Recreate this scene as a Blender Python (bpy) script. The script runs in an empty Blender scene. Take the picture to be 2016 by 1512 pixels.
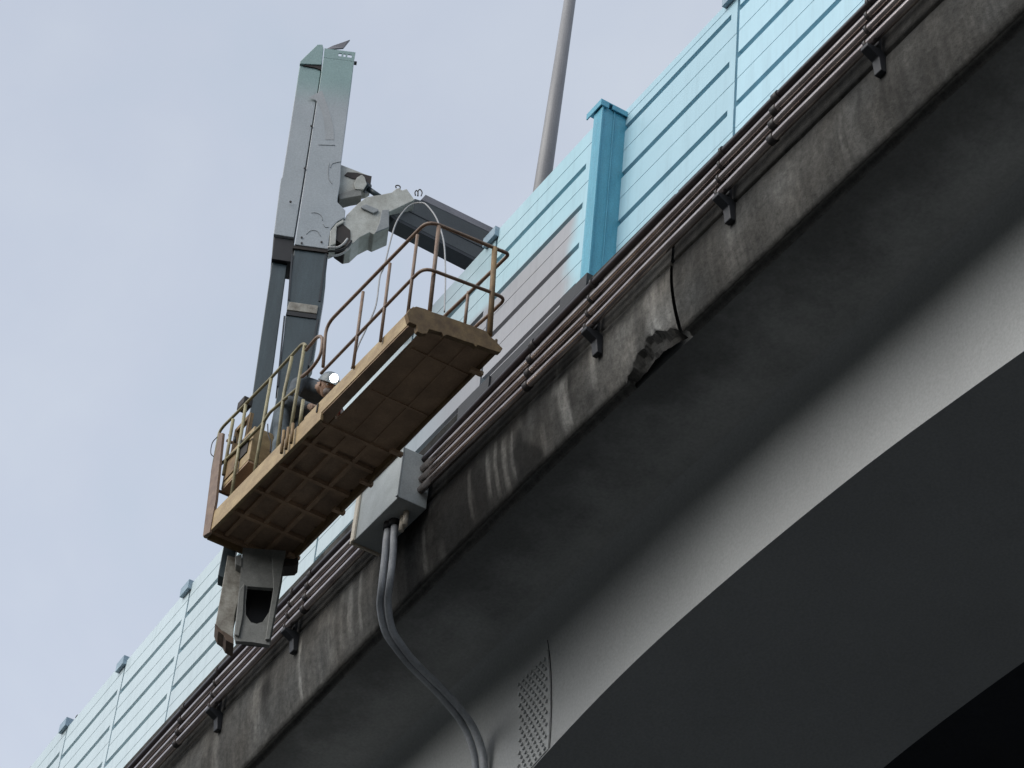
import bpy, bmesh, math, random
from mathutils import Vector, Matrix, noise
random.seed(7)
SC = bpy.context.scene
COL = SC.collection
# ---------------------------------------------------------------- survey of the place
# The camera was solved from the photograph (vanishing points of posts, viaduct and brackets);
# x runs along the viaduct towards the viewer, y inwards under the deck, z up (metres).
F = 5419.0
EYE = Vector((0, 0, 1.6))
_U = Vector((-4243, 4194, F)); _V = Vector((668, -6326, F))
AX = -_U.normalized(); AZ = _V.normalized(); AY = AZ.cross(AX).normalized(); AX = AY.cross(AZ)
def ray(px, py):
    d = Vector((px-1008, py-756, F)).normalized()
    return Vector((AX.dot(d), AY.dot(d), AZ.dot(d)))
def onX(px, py, X): d = ray(px, py); return EYE + d*((X-EYE.x)/d.x)
def onY(px, py, Y): d = ray(px, py); return EYE + d*((Y-EYE.y)/d.y)
def onZ(px, py, Z): d = ray(px, py); return EYE + d*((Z-EYE.z)/d.z)
YB = 9.408                                   # outer face of the noise barrier
def cy(x): return 0.0018*(x+16)**2 if x < -16 else 0.0     # the viaduct bends slightly inwards at its far end
def onYc(px, py, Y):
    p = onY(px, py, Y)
    for _ in range(4): p = onY(px, py, Y+cy(p.x))
    return p
def lerp(pts, x):
    if x <= pts[0][0]: return pts[0][1]
    for (a, b), (c, d) in zip(pts, pts[1:]):
        if x <= c: return b+(d-b)*(x-a)/(c-a)
    return pts[-1][1]
def sstep(a, b, x):
    t = max(0, min(1, (x-a)/(b-a))); return t*t*(3-2*t)

# ---------------------------------------------------------------- mesh helpers
class MB:
    def __init__(self): self.v = []; self.f = []; self.s = []
    def add(self, vs, fs, smooth=False):
        o = len(self.v); self.v += [tuple(p) for p in vs]
        for q in fs: self.f.append([o+i for i in q]); self.s.append(smooth)
        return self
    def box(self, x0, x1, y0, y1, z0, z1, fn=None):
        vs = [Vector((x, y, z)) for z in (z0, z1) for y in (y0, y1) for x in (x0, x1)]
        if fn: vs = [fn(p) for p in vs]
        return self.add(vs, [(0,2,3,1),(4,5,7,6),(0,1,5,4),(2,6,7,3),(0,4,6,2),(1,3,7,5)])
    def prism(self, poly, off):              # poly: points, extruded by the vector off
        n = len(poly); off = Vector(off)
        vs = [Vector(p) for p in poly]+[Vector(p)+off for p in poly]
        fs = [tuple(range(n)), tuple(range(2*n-1, n-1, -1))]
        fs += [(i, (i+n), (i+1) % n+n, (i+1) % n) for i in range(n)]
        return self.add(vs, fs)
    def tube(self, pts, r, seg=10, cap=True, smooth=True):
        pts = [Vector(p) for p in pts]; n = len(pts); vs = []
        rs = r if isinstance(r, (list, tuple)) else [r]*n
        up = None
        for i, p in enumerate(pts):
            d = (pts[min(i+1, n-1)]-pts[max(i-1, 0)]).normalized()
            if up is None:
                up = d.orthogonal().normalized()
            else:
                up = (up-d*up.dot(d)).normalized()
            w = d.cross(up)
            for k in range(seg):
                a = 2*math.pi*k/seg
                vs.append(p+(up*math.cos(a)+w*math.sin(a))*rs[i])
        fs = []
        for i in range(n-1):
            for k in range(seg):
                fs.append((i*seg+k, i*seg+(k+1) % seg, (i+1)*seg+(k+1) % seg, (i+1)*seg+k))
        self.add(vs, fs, smooth)
        if cap:
            o = len(self.v)-len(vs)
            self.f.append([o+k for k in range(seg-1, -1, -1)]); self.s.append(False)
            self.f.append([o+(n-1)*seg+k for k in range(seg)]); self.s.append(False)
        return self
    def ball(self, c, r, sx=1, sy=1, sz=1, nu=14, nv=9):
        c = Vector(c); vs = []; fs = []
        for j in range(nv+1):
            t = math.pi*j/nv
            for i in range(nu):
                a = 2*math.pi*i/nu
                vs.append(c+Vector((r*sx*math.sin(t)*math.cos(a), r*sy*math.sin(t)*math.sin(a), r*sz*math.cos(t))))
        for j in range(nv):
            for i in range(nu):
                fs.append((j*nu+i, (j+1)*nu+i, (j+1)*nu+(i+1) % nu, j*nu+(i+1) % nu))
        return self.add(vs, fs, True)
    def build(self, name, mat, parent=None, bevel=0.0):
        me = bpy.data.meshes.new(name); me.from_pydata(self.v, [], self.f)
        me.polygons.foreach_set('use_smooth', self.s)
        bm = bmesh.new(); bm.from_mesh(me)
        bmesh.ops.remove_doubles(bm, verts=bm.verts, dist=1e-6)
        bmesh.ops.recalc_face_normals(bm, faces=bm.faces)
        bm.to_mesh(me); bm.free(); me.update()
        me.materials.append(mat)
        o = bpy.data.objects.new(name, me); COL.objects.link(o)
        if parent: 
            o.parent = parent
            o.matrix_parent_inverse = WORLDM(parent).inverted()
        if bevel:
            b = o.modifiers.new('bevel', 'BEVEL'); b.width = bevel; b.segments = 2; b.limit_method = 'ANGLE'
        return o
def WORLDM(o):
    m = Matrix.LocRotScale(o.location, o.rotation_euler, o.scale)
    return (WORLDM(o.parent) @ o.matrix_parent_inverse @ m) if o.parent else m
def tag(o, label=None, cat=None, group=None, kind=None):
    if label: o['label'] = label
    if cat: o['category'] = cat
    if group: o['group'] = group
    if kind: o['kind'] = kind
    return o
def thing(name, label, cat, loc, group=None):
    o = bpy.data.objects.new(name, None); COL.objects.link(o); o.location = loc
    o.empty_display_size = .2
    return tag(o, label, cat, group)
def fillet(pts, r, n=5):                     # round the corners of a polyline
    pts = [Vector(p) for p in pts]; out = [pts[0]]
    for a, b, c in zip(pts, pts[1:], pts[2:]):
        q = min(r, (a-b).length*.48, (c-b).length*.48)
        p0 = b+(a-b).normalized()*q; p1 = b+(c-b).normalized()*q
        for i in range(n+1):
            t = i/n; out.append(p0*(1-t)**2+b*2*t*(1-t)+p1*t*t)
    return out+[pts[-1]]
def spline(pts, n=8):                        # Catmull-Rom through points
    pts = [Vector(p) for p in pts]; P = [pts[0]*2-pts[1]]+pts+[pts[-1]*2-pts[-2]]; out = []
    for i in range(1, len(P)-2):
        a, b, c, d = P[i-1:i+3]
        for k in range(n):
            t = k/n
            out.append(.5*((2*b)+(c-a)*t+(2*a-5*b+4*c-d)*t*t+(3*b-a-3*c+d)*t**3))
    return out+[pts[-1]]

# ---------------------------------------------------------------- materials
def newmat(name):
    m = bpy.data.materials.new(name); m.use_nodes = True
    nt = m.node_tree; return m, nt, nt.nodes['Principled BSDF']
def N(nt, t, **kw):
    n = nt.nodes.new(t)
    for k, v in kw.items():
        if k in n.inputs: n.inputs[k].default_value = v
        else: setattr(n, k, v)
    return n
def grime(name, col, dark, rough=.55, scale=6, amount=.5, stretch=(1,1,1), metal=0, bump=.15, fine=60, spec=.5):
    """base colour broken up by two noises (dirt patches and fine speckle), with a light bump"""
    m, nt, b = newmat(name); L = nt.links.new
    tc = N(nt, 'ShaderNodeTexCoord'); mp = N(nt, 'ShaderNodeMapping'); mp.inputs['Scale'].default_value = stretch
    L(tc.outputs['Object'], mp.inputs['Vector'])
    n1 = N(nt, 'ShaderNodeTexNoise', Scale=scale, Detail=7.0, Roughness=.65); L(mp.outputs[0], n1.inputs['Vector'])
    n2 = N(nt, 'ShaderNodeTexNoise', Scale=fine, Detail=4.0, Roughness=.6); L(tc.outputs['Object'], n2.inputs['Vector'])
    r = N(nt, 'ShaderNodeValToRGB'); L(n1.outputs['Fac'], r.inputs[0])
    r.color_ramp.elements[0].position = .5-amount*.35; r.color_ramp.elements[1].position = .5+.22
    r.color_ramp.elements[0].color = (*dark, 1); r.color_ramp.elements[1].color = (*col, 1)
    mx = N(nt, 'ShaderNodeMixRGB', blend_type='MULTIPLY'); mx.inputs[0].default_value = .45
    r2 = N(nt, 'ShaderNodeValToRGB'); L(n2.outputs['Fac'], r2.inputs[0])
    r2.color_ramp.elements[0].position = .3; r2.color_ramp.elements[0].color = (.55,.55,.55,1); r2.color_ramp.elements[1].position = .65
    L(r.outputs[0], mx.inputs[1]); L(r2.outputs[0], mx.inputs[2]); L(mx.outputs[0], b.inputs['Base Color'])
    b.inputs['Roughness'].default_value = rough; b.inputs['Metallic'].default_value = metal
    b.inputs['Specular IOR Level'].default_value = spec
    bp = N(nt, 'ShaderNodeBump', Strength=bump, Distance=.01); L(n2.outputs['Fac'], bp.inputs['Height']); L(bp.outputs[0], b.inputs['Normal'])
    return m
M = {}
M['white_paint'] = grime('white_paint', (.52,.54,.53), (.40,.41,.41), .45, 2.5, .6)
M['grey_white'] = grime('grey_white', (.56,.58,.55), (.30,.30,.27), .6, 5, .7)
M['dirty_white'] = grime('dirty_white', (.46,.45,.40), (.13,.11,.085), .6, 7, .6)
M['bracket_grey'] = grime('bracket_grey', (.27,.275,.26), (.15,.155,.145), .6, 7, .7)
M['black'] = grime('black', (.012,.012,.014), (.006,.006,.007), .5, 6, .5)
M['inner_dark'] = grime('inner_dark', (.035,.026,.022), (.015,.012,.011), .7, 6, .5)
M['mast_steel'] = grime('mast_steel', (.062,.090,.102), (.036,.052,.06), .42, 3, .6, (3,3,.5))
M['arm_steel'] = grime('arm_steel', (.075,.088,.09), (.05,.058,.062), .45, 3, .6)
M['arm_dark'] = grime('arm_dark', (.035,.042,.05), (.02,.024,.03), .5, 4, .6)
M['arm_top'] = grime('arm_top', (.30,.29,.32), (.20,.20,.22), .5, 4, .6)
M['yellow_paint'] = grime('yellow_paint', (.49,.37,.195), (.28,.19,.095), .55, 5, .55, (1,1,2))
M['ochre_paint'] = grime('ochre_paint', (.30,.20,.09), (.12,.07,.035), .65, 8, .6)
M['brown_rail'] = grime('brown_rail', (.27,.185,.125), (.13,.08,.06), .55, 9, .7)
M['olive_rail'] = grime('olive_rail', (.36,.33,.19), (.19,.16,.09), .55, 9, .6)
M['rust_under'] = grime('rust_under', (.54,.36,.225), (.29,.19,.12), .8, 4, .7)
M['rust_cell'] = grime('rust_cell', (.52,.36,.235), (.24,.17,.12), .8, 4, .7)
M['pipe_zinc'] = grime('pipe_zinc', (.72,.635,.585), (.32,.26,.25), .18, 8, .6, (.4,1,1), metal=.9, bump=.03)
M['pipe_black'] = grime('pipe_black', (.040,.030,.034), (.022,.018,.02), .33, 8, .6, bump=.03)
M['clamp'] = grime('clamp', (.05,.045,.045), (.025,.02,.02), .5, 20, .6)
M['bracket_black'] = grime('bracket_black', (.025,.028,.034), (.015,.016,.02), .6, 9, .6)
M['box_zinc'] = grime('box_zinc', (.42,.46,.47), (.30,.33,.33), .55, 5, .7)
M['box_cream'] = grime('box_cream', (.72,.66,.54), (.6,.54,.45), .6, 7, .5)
M['hose_grey'] = grime('hose_grey', (.50,.52,.55), (.34,.36,.38), .5, 8, .5)
M['cable_white'] = grime('cable_white', (.36,.36,.37), (.28,.28,.28), .5, 8, .5)
M['pole_grey'] = grime('pole_grey', (.27,.27,.28), (.20,.20,.21), .5, 3, .6, (2,2,.4))
M['jacket'] = grime('jacket', (.10,.12,.14), (.05,.06,.07), .85, 9, .6)
M['trousers'] = grime('trousers', (.15,.19,.22), (.08,.10,.12), .85, 9, .6)
M['glove'] = grime('glove', (.32,.22,.16), (.2,.13,.1), .85, 15, .6)
M['skin'] = grime('skin', (.42,.27,.19), (.36,.22,.15), .6, 15, .5)
M['helmet'] = grime('helmet', (.20,.24,.26), (.14,.17,.19), .4, 9, .5)
M['boot'] = grime('boot', (.04,.035,.03), (.02,.018,.016), .7, 9, .5)
M['asphalt'] = grime('asphalt', (.055,.055,.056), (.035,.035,.036), .9, .3, .6)
M['ground'] = grime('ground', (.033,.035,.036), (.022,.024,.025), .95, .08, .6, fine=3)
M['weld_grey'] = grime('weld_grey', (.385,.40,.40), (.33,.345,.345), .6, 9, .5)
M['skirt'] = grime('skirt', (.16,.11,.08), (.06,.045,.035), .8, 14, .7)
M['hose_pale'] = grime('hose_pale', (.55,.55,.54), (.4,.4,.4), .5, 14, .5)
M['joint'] = grime('joint', (.02,.02,.02), (.01,.01,.01), .9, 6, .5)

def barrier_mat():
    """pale blue enamel; one stretch was left in grey primer with a soft sprayed edge; older bays are paler"""
    m, nt, b = newmat('barrier_paint'); L = nt.links.new
    geo = N(nt, 'ShaderNodeNewGeometry'); sx = N(nt, 'ShaderNodeSeparateXYZ'); L(geo.outputs['Position'], sx.inputs[0])
    nz = N(nt, 'ShaderNodeTexNoise', Scale=1.3, Detail=5.0); L(geo.outputs['Position'], nz.inputs['Vector'])
    def mr(src, a, bb, c=0., d=1.):
        n = N(nt, 'ShaderNodeMapRange', interpolation_type='SMOOTHSTEP'); L(src, n.inputs[0])
        n.inputs[1].default_value = a; n.inputs[2].default_value = bb; n.inputs[3].default_value = c; n.inputs[4].default_value = d
        return n.outputs[0]
    def mth(op, a, bb):
        n = N(nt, 'ShaderNodeMath', operation=op)
        for i, q in enumerate((a, bb)):
            if isinstance(q, (int, float)): n.inputs[i].default_value = q
            else: L(q, n.inputs[i])
        return n.outputs[0]
    wob = mth('MULTIPLY', mth('SUBTRACT', nz.outputs['Fac'], .5), .5)
    x = mth('ADD', sx.outputs['X'], wob)
    z = mth('ADD', sx.outputs['Z'], mth('MULTIPLY', wob, .25))
    right_edge = mr(x, -16.70, -16.98)                        # primer fades out before the big post
    top_edge = mr(z, 20.34, 20.17)                            # and below the second groove
    left_open = mr(x, -21.0, -18.7)
    primer = mth('MULTIPLY', mth('MULTIPLY', right_edge, top_edge), left_open)
    pale = mr(x, -16.7, -20.6)  # paler with distance: sky sheen put into the colour
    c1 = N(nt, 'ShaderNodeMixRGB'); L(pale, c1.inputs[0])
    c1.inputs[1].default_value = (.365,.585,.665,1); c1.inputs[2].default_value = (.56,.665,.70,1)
    near = mr(x, -16.9, -16.2)
    c0 = N(nt, 'ShaderNodeMixRGB'); L(near, c0.inputs[0]); L(c1.outputs[0], c0.inputs[1]); c0.inputs[2].default_value = (.41,.63,.73,1)
    c2 = N(nt, 'ShaderNodeMixRGB'); L(primer, c2.inputs[0]); L(c0.outputs[0], c2.inputs[1]); c2.inputs[2].default_value = (.345,.35,.372,1)
    n3 = N(nt, 'ShaderNodeTexNoise', Scale=5., Detail=8., Roughness=.7)
    mp = N(nt, 'ShaderNodeMapping'); mp.inputs['Scale'].default_value = (1, 1, .35); L(geo.outputs['Position'], mp.inputs[0]); L(mp.outputs[0], n3.inputs['Vector'])
    c3 = N(nt, 'ShaderNodeMixRGB', blend_type='MULTIPLY'); c3.inputs[0].default_value = .25; L(c2.outputs[0], c3.inputs[1])
    rr = N(nt, 'ShaderNodeValToRGB'); L(n3.outputs['Fac'], rr.inputs[0]); rr.color_ramp.elements[0].position = .25
    rr.color_ramp.elements[0].color = (.72,.76,.78,1); rr.color_ramp.elements[1].position = .6
    L(rr.outputs[0], c3.inputs[2])
    oi = N(nt, 'ShaderNodeObjectInfo'); vr = mr(oi.outputs['Random'], 0., 1., .90, 1.05)
    mp2 = N(nt, 'ShaderNodeMapping'); mp2.inputs['Scale'].default_value = (9, 1, .6); L(geo.outputs['Position'], mp2.inputs[0])
    n4 = N(nt, 'ShaderNodeTexNoise', Scale=1.6, Detail=6., Roughness=.6); L(mp2.outputs[0], n4.inputs['Vector'])
    ru = mth('MULTIPLY', vr, mr(n4.outputs['Fac'], .28, .55, .91, 1.0))
    hs = N(nt, 'ShaderNodeHueSaturation'); L(c3.outputs[0], hs.inputs['Color']); L(ru, hs.inputs['Value']); L(hs.outputs[0], b.inputs['Base Color'])
    b.inputs['Roughness'].default_value = .38
    return m
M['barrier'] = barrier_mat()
M['barrier_post'] = grime('barrier_post', (.12,.42,.56), (.09,.34,.47), .45, 5, .5, (2,2,.5))
M['slot_dark'] = grime('slot_dark', (.10,.20,.25), (.07,.15,.19), .6, 5, .5)

def concrete_mat():
    m, nt, b = newmat('stained_concrete'); L = nt.links.new
    at = N(nt, 'ShaderNodeAttribute', attribute_name='stain')
    tc = N(nt, 'ShaderNodeTexCoord')
    n = N(nt, 'ShaderNodeTexNoise', Scale=14., Detail=10., Roughness=.78); L(tc.outputs['Object'], n.inputs['Vector'])
    r = N(nt, 'ShaderNodeValToRGB'); L(n.outputs['Fac'], r.inputs[0]); r.color_ramp.elements[0].position = .28
    r.color_ramp.elements[0].color = (.38,.38,.38,1); r.color_ramp.elements[1].position = .68; r.color_ramp.elements[1].color = (1.15,1.15,1.15,1)
    mx = N(nt, 'ShaderNodeMixRGB', blend_type='MULTIPLY'); mx.inputs[0].default_value = .95
    L(at.outputs['Color'], mx.inputs[1]); L(r.outputs[0], mx.inputs[2])
    mp = N(nt, 'ShaderNodeMapping'); mp.inputs['Scale'].default_value = (17, 6, 3.0); L(tc.outputs['Object'], mp.inputs[0])
    nh = N(nt, 'ShaderNodeTexNoise', Scale=1., Detail=6., Roughness=.7); L(mp.outputs[0], nh.inputs['Vector'])
    rh = N(nt, 'ShaderNodeValToRGB'); L(nh.outputs['Fac'], rh.inputs[0]); rh.color_ramp.elements[0].position = .36; rh.color_ramp.elements[0].color = (.5,.5,.5,1); rh.color_ramp.elements[1].position = .66; rh.color_ramp.elements[1].color = (1.25,1.22,1.15,1)
    m2 = N(nt, 'ShaderNodeMixRGB', blend_type='MULTIPLY'); m2.inputs[0].default_value = .38; L(mx.outputs[0], m2.inputs[1]); L(rh.outputs[0], m2.inputs[2])
    vo = N(nt, 'ShaderNodeTexVoronoi', Scale=42.); L(tc.outputs['Object'], vo.inputs['Vector'])
    rv = N(nt, 'ShaderNodeValToRGB'); L(vo.outputs['Distance'], rv.inputs[0]); rv.color_ramp.elements[0].position = .10; rv.color_ramp.elements[0].color = (.35,.35,.35,1); rv.color_ramp.elements[1].position = .2
    m3 = N(nt, 'ShaderNodeMixRGB', blend_type='MULTIPLY'); m3.inputs[0].default_value = .7; L(m2.outputs[0], m3.inputs[1]); L(rv.outputs[0], m3.inputs[2])
    L(m3.outputs[0], b.inputs['Base Color'])
    b.inputs['Roughness'].default_value = .92; b.inputs['Specular IOR Level'].default_value = .2
    bp = N(nt, 'ShaderNodeBump', Strength=.75, Distance=.02); L(n.outputs['Fac'], bp.inputs['Height']); L(bp.outputs[0], b.inputs['Normal'])
    return m
M['stained_concrete'] = concrete_mat()
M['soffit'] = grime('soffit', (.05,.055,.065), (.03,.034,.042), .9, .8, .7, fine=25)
M['girder_paint'] = grime('girder_paint', (.455,.47,.468), (.385,.395,.395), .55, .6, .6, (1,1,.4), fine=40, bump=.05)
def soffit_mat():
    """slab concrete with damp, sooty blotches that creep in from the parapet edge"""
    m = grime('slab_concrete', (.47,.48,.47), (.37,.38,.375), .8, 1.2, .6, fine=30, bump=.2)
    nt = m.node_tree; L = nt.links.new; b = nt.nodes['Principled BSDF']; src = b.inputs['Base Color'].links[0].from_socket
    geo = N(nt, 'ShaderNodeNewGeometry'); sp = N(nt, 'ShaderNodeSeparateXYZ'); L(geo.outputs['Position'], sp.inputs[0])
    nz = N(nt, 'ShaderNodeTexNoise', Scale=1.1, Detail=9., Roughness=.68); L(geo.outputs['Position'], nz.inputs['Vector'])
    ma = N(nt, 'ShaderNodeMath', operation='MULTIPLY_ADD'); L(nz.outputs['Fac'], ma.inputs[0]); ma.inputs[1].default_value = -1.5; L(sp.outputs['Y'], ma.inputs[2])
    mr = N(nt, 'ShaderNodeMapRange', interpolation_type='SMOOTHSTEP'); L(ma.outputs[0], mr.inputs[0]); mr.inputs[1].default_value = 8.75; mr.inputs[2].default_value = 9.75; mr.inputs[3].default_value = .38; mr.inputs[4].default_value = 1.  # darker near the parapet: shade painted in along with the stains
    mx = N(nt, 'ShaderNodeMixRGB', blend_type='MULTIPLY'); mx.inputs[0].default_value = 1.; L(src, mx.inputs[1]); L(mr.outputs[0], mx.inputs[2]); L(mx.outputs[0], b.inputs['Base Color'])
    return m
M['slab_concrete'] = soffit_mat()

# ---------------------------------------------------------------- camera, sky, sun
cam = bpy.data.cameras.new('camera'); co = bpy.data.objects.new('camera', cam); COL.objects.link(co)
cam.sensor_fit = 'HORIZONTAL'; cam.sensor_width = 36; cam.lens = F/2016*36; cam.clip_end = 6000; cam.clip_start = .1
Rm = Matrix((AX, AY, AZ))                     # camera (right, down, forward) -> world
right = Rm @ Vector((1,0,0)); upv = Rm @ Vector((0,-1,0)); back = Rm @ Vector((0,0,-1))
mw = Matrix((right, upv, back)).transposed().to_4x4(); mw.translation = EYE
co.matrix_world = mw
SC.camera = co

SUN = Vector((.0, -.80, .60)).normalized()   # direction towards the brightest part of the cloud
w = bpy.data.worlds.new('World'); SC.world = w; w.use_nodes = True
nt = w.node_tree; L = nt.links.new; bg = nt.nodes['Background']; out = nt.nodes['World Output']
sky = N(nt, 'ShaderNodeTexSky', sky_type='NISHITA', sun_disc=False)
sky.sun_elevation = math.asin(SUN.z); sky.sun_rotation = math.atan2(SUN.x, SUN.y)
sky.dust_density = 4; sky.air_density = 1.2
L(sky.outputs[0], bg.inputs['Color']); bg.inputs['Strength'].default_value = .10
tc = N(nt, 'ShaderNodeTexCoord')
n1 = N(nt, 'ShaderNodeTexNoise', Scale=7.0, Detail=5., Roughness=.5, Distortion=.3); L(tc.outputs['Generated'], n1.inputs['Vector'])
n2 = N(nt, 'ShaderNodeTexNoise', Scale=22.0, Detail=5., Roughness=.55); L(tc.outputs['Generated'], n2.inputs['Vector'])
ad = N(nt, 'ShaderNodeMath', operation='MULTIPLY_ADD'); L(n2.outputs['Fac'], ad.inputs[0]); ad.inputs[1].default_value = .22; L(n1.outputs['Fac'], ad.inputs[2])
cr = N(nt, 'ShaderNodeValToRGB'); L(ad.outputs[0], cr.inputs[0])
e = cr.color_ramp.elements
e[0].position = .36; e[0].color = (.55,.635,.755,1)
e[1].position = .92; e[1].color = (.67,.73,.825,1)
q = e.new(.60); q.color = (.60,.66,.78,1)
bg2 = N(nt, 'ShaderNodeBackground'); L(cr.outputs[0], bg2.inputs['Color']); bg2.inputs['Strength'].default_value = 1.0
ms = N(nt, 'ShaderNodeMixShader'); ms.inputs[0].default_value = .9
sz = N(nt, 'ShaderNodeSeparateXYZ'); L(tc.outputs['Generated'], sz.inputs[0])
gz_ = N(nt, 'ShaderNodeMapRange'); L(sz.outputs['Z'], gz_.inputs[0]); gz_.inputs[1].default_value = .40; gz_.inputs[2].default_value = .72; gz_.inputs[3].default_value = 1.10; gz_.inputs[4].default_value = .98
L(gz_.outputs[0], bg2.inputs['Strength'])
L(bg.outputs[0], ms.inputs[1]); L(bg2.outputs[0], ms.inputs[2]); L(ms.outputs[0], out.inputs['Surface'])
sl = bpy.data.lights.new('sun', 'SUN'); so = bpy.data.objects.new('sun', sl); COL.objects.link(so)
sl.energy = 3.2; sl.angle = math.radians(60); sl.color = (1, .97, .92)
so.rotation_euler = SUN.to_track_quat('Z', 'Y').to_euler(); so.location = (0, -20, 40)
SC.view_settings.view_transform = 'Standard'; SC.view_settings.look = 'None'
SC.view_settings.exposure = 0; SC.view_settings.gamma = 1; SC.view_settings.use_curve_mapping = False

# ---------------------------------------------------------------- ground
g = MB(); g.add([(-3000,-3000,0),(3000,-3000,0),(3000,3000,0),(-3000,3000,0)], [(0,1,2,3)])
tag(g.build('ground', M['ground']), 'dark grey open ground under the viaduct', kind='structure')

# ring of dark rises added out of view to block low sky light
hl = MB(); NH = 96
M['hills'] = grime('hills', (.045,.06,.035), (.025,.035,.02), .95, .05, .6, fine=1.2)
vs = []
for i in range(NH):
    a = 2*math.pi*i/NH; hh = 46+16*noise.noise(Vector((math.cos(a)*2, math.sin(a)*2, 3)))+7*noise.noise(Vector((math.cos(a)*9, math.sin(a)*9, 1)))
    for r, z in ((135, -1), (150, hh*.55), (172, hh), (215, hh*1.15), (330, -1)): vs.append((r*math.cos(a), r*math.sin(a), z))
hl.add(vs, [(i*5+k, ((i+1) % NH)*5+k, ((i+1) % NH)*5+k+1, i*5+k+1) for i in range(NH) for k in range(4)], True)
tag(hl.build('hills', M['hills']), 'dark wooded rises around the open ground', kind='structure')

# ---------------------------------------------------------------- viaduct
XJ = -14.779
via = thing('viaduct', 'dark stained concrete viaduct edge on a grey steel box girder, seen from below', 'viaduct', (-16, 12, 0))
webz = [(onY(*p, 10.8).x, onY(*p, 10.8).z) for p in
        [(1046,1512),(1140,1410),(1240,1310),(1300,1254),(1419,1150),(1543,1046),(1725,900),(1870,795),(2016,690)]]
x0_, z0_ = webz[0]
webz = [(x0_-9, z0_-3.4), (x0_-6, z0_-1.9), (x0_-3, z0_-.80), (x0_-1.5, z0_-.34)]+webz+[(-10.5, 15.68), (-8.5, 15.3), (-5, 14.5)]
def zweb(x):                                  # smoothed arch of the girder's lower edge
    return sum(lerp(webz, x+d) for d in (-.5,-.25,0,.25,.5))/5
zbpts = [(-34, 16.68), (-26, 16.94), (-22.75, 17.03), (-20.3, 17.13), (-18.6, 17.19), (-16.6, 17.255), (-5, 17.255)]
def zbot(x): return lerp(zbpts, x)
PROF = [(9.292,18.86),(9.290,18.5),(9.288,18.10),(9.286,18.02),(9.318,18.005),(9.318,17.985),(9.284,17.972),(9.281,17.918),(9.284,17.85),(9.289,17.77),(9.298,17.69),
        (9.311,17.60),(9.328,17.52),(9.350,17.43),(9.376,17.34),(9.396,17.275),(9.414,17.225),(9.435,17.222),(9.44,17.255),(9.49,17.255),(9.50,17.222),(9.53,17.224)]
def prof(x):
    k = (17.9-zbot(x))/(17.9-17.225); o = []
    for y, z in PROF: o.append((y+cy(x), z if z > 17.9 else 17.9-(17.9-z)*k))
    return o
def pn(x, y, z): return noise.noise(Vector((x, y, z)))
# pale efflorescence runs: photo position, half width (m), s0, s1, strength
RUNS = []
for px, py, wd, s0, s1, st in [(1108,790,.075,.25,.93,1.0),(1098,745,.05,.02,.4,.45),(962,900,.03,.3,.85,.75),(975,905,.025,.25,.9,.6),(990,905,.035,.3,.95,.65),(1004,900,.02,.3,.9,.5),
        (921,965,.03,.25,.9,.55),(700,1190,.03,.1,.9,.75),(683,1195,.05,.2,.85,.7),(662,1225,.05,.2,.9,.45),(574,1330,.022,.25,.95,.95),(640,1255,.12,.3,.95,.35),
        (1165,735,.04,.1,.75,.65),(1300,560,.20,.05,.85,.55),(1282,600,.10,.1,.9,.5),(1655,170,.02,.35,.9,.4),(1675,200,.07,.3,.95,.28),(1545,300,.15,.3,.95,.22),
        (1440,455,.12,.3,.95,.28),(830,1050,.03,.4,.95,.5),(485,1420,.10,.2,.9,.3),(1060,855,.04,.6,.95,.35),(1230,650,.12,.3,.9,.3),(1950,20,.3,.1,.9,.25),(400,1500,.08,.3,.9,.3)]:
    RUNS.append((onY(px, py, 9.30).x, wd, s0, s1, st))
SPALL = [(onY(px, py, 9.44).x, dz) for px, py, dz in [(1238,745,0),(1256,715,.08),(1272,690,.13),(1290,664,.20),(1302,656,.20),(1330,648,.11),(1341,645,.06),(1347,643,0)]]
DARKX = [(-26,-.01),(-22,-.005),(-20.6,.005),(-19.2,-.065),(-17.2,-.075),(-16.3,-.02),(-15.3,.03),(-14.7,.03)]
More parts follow.
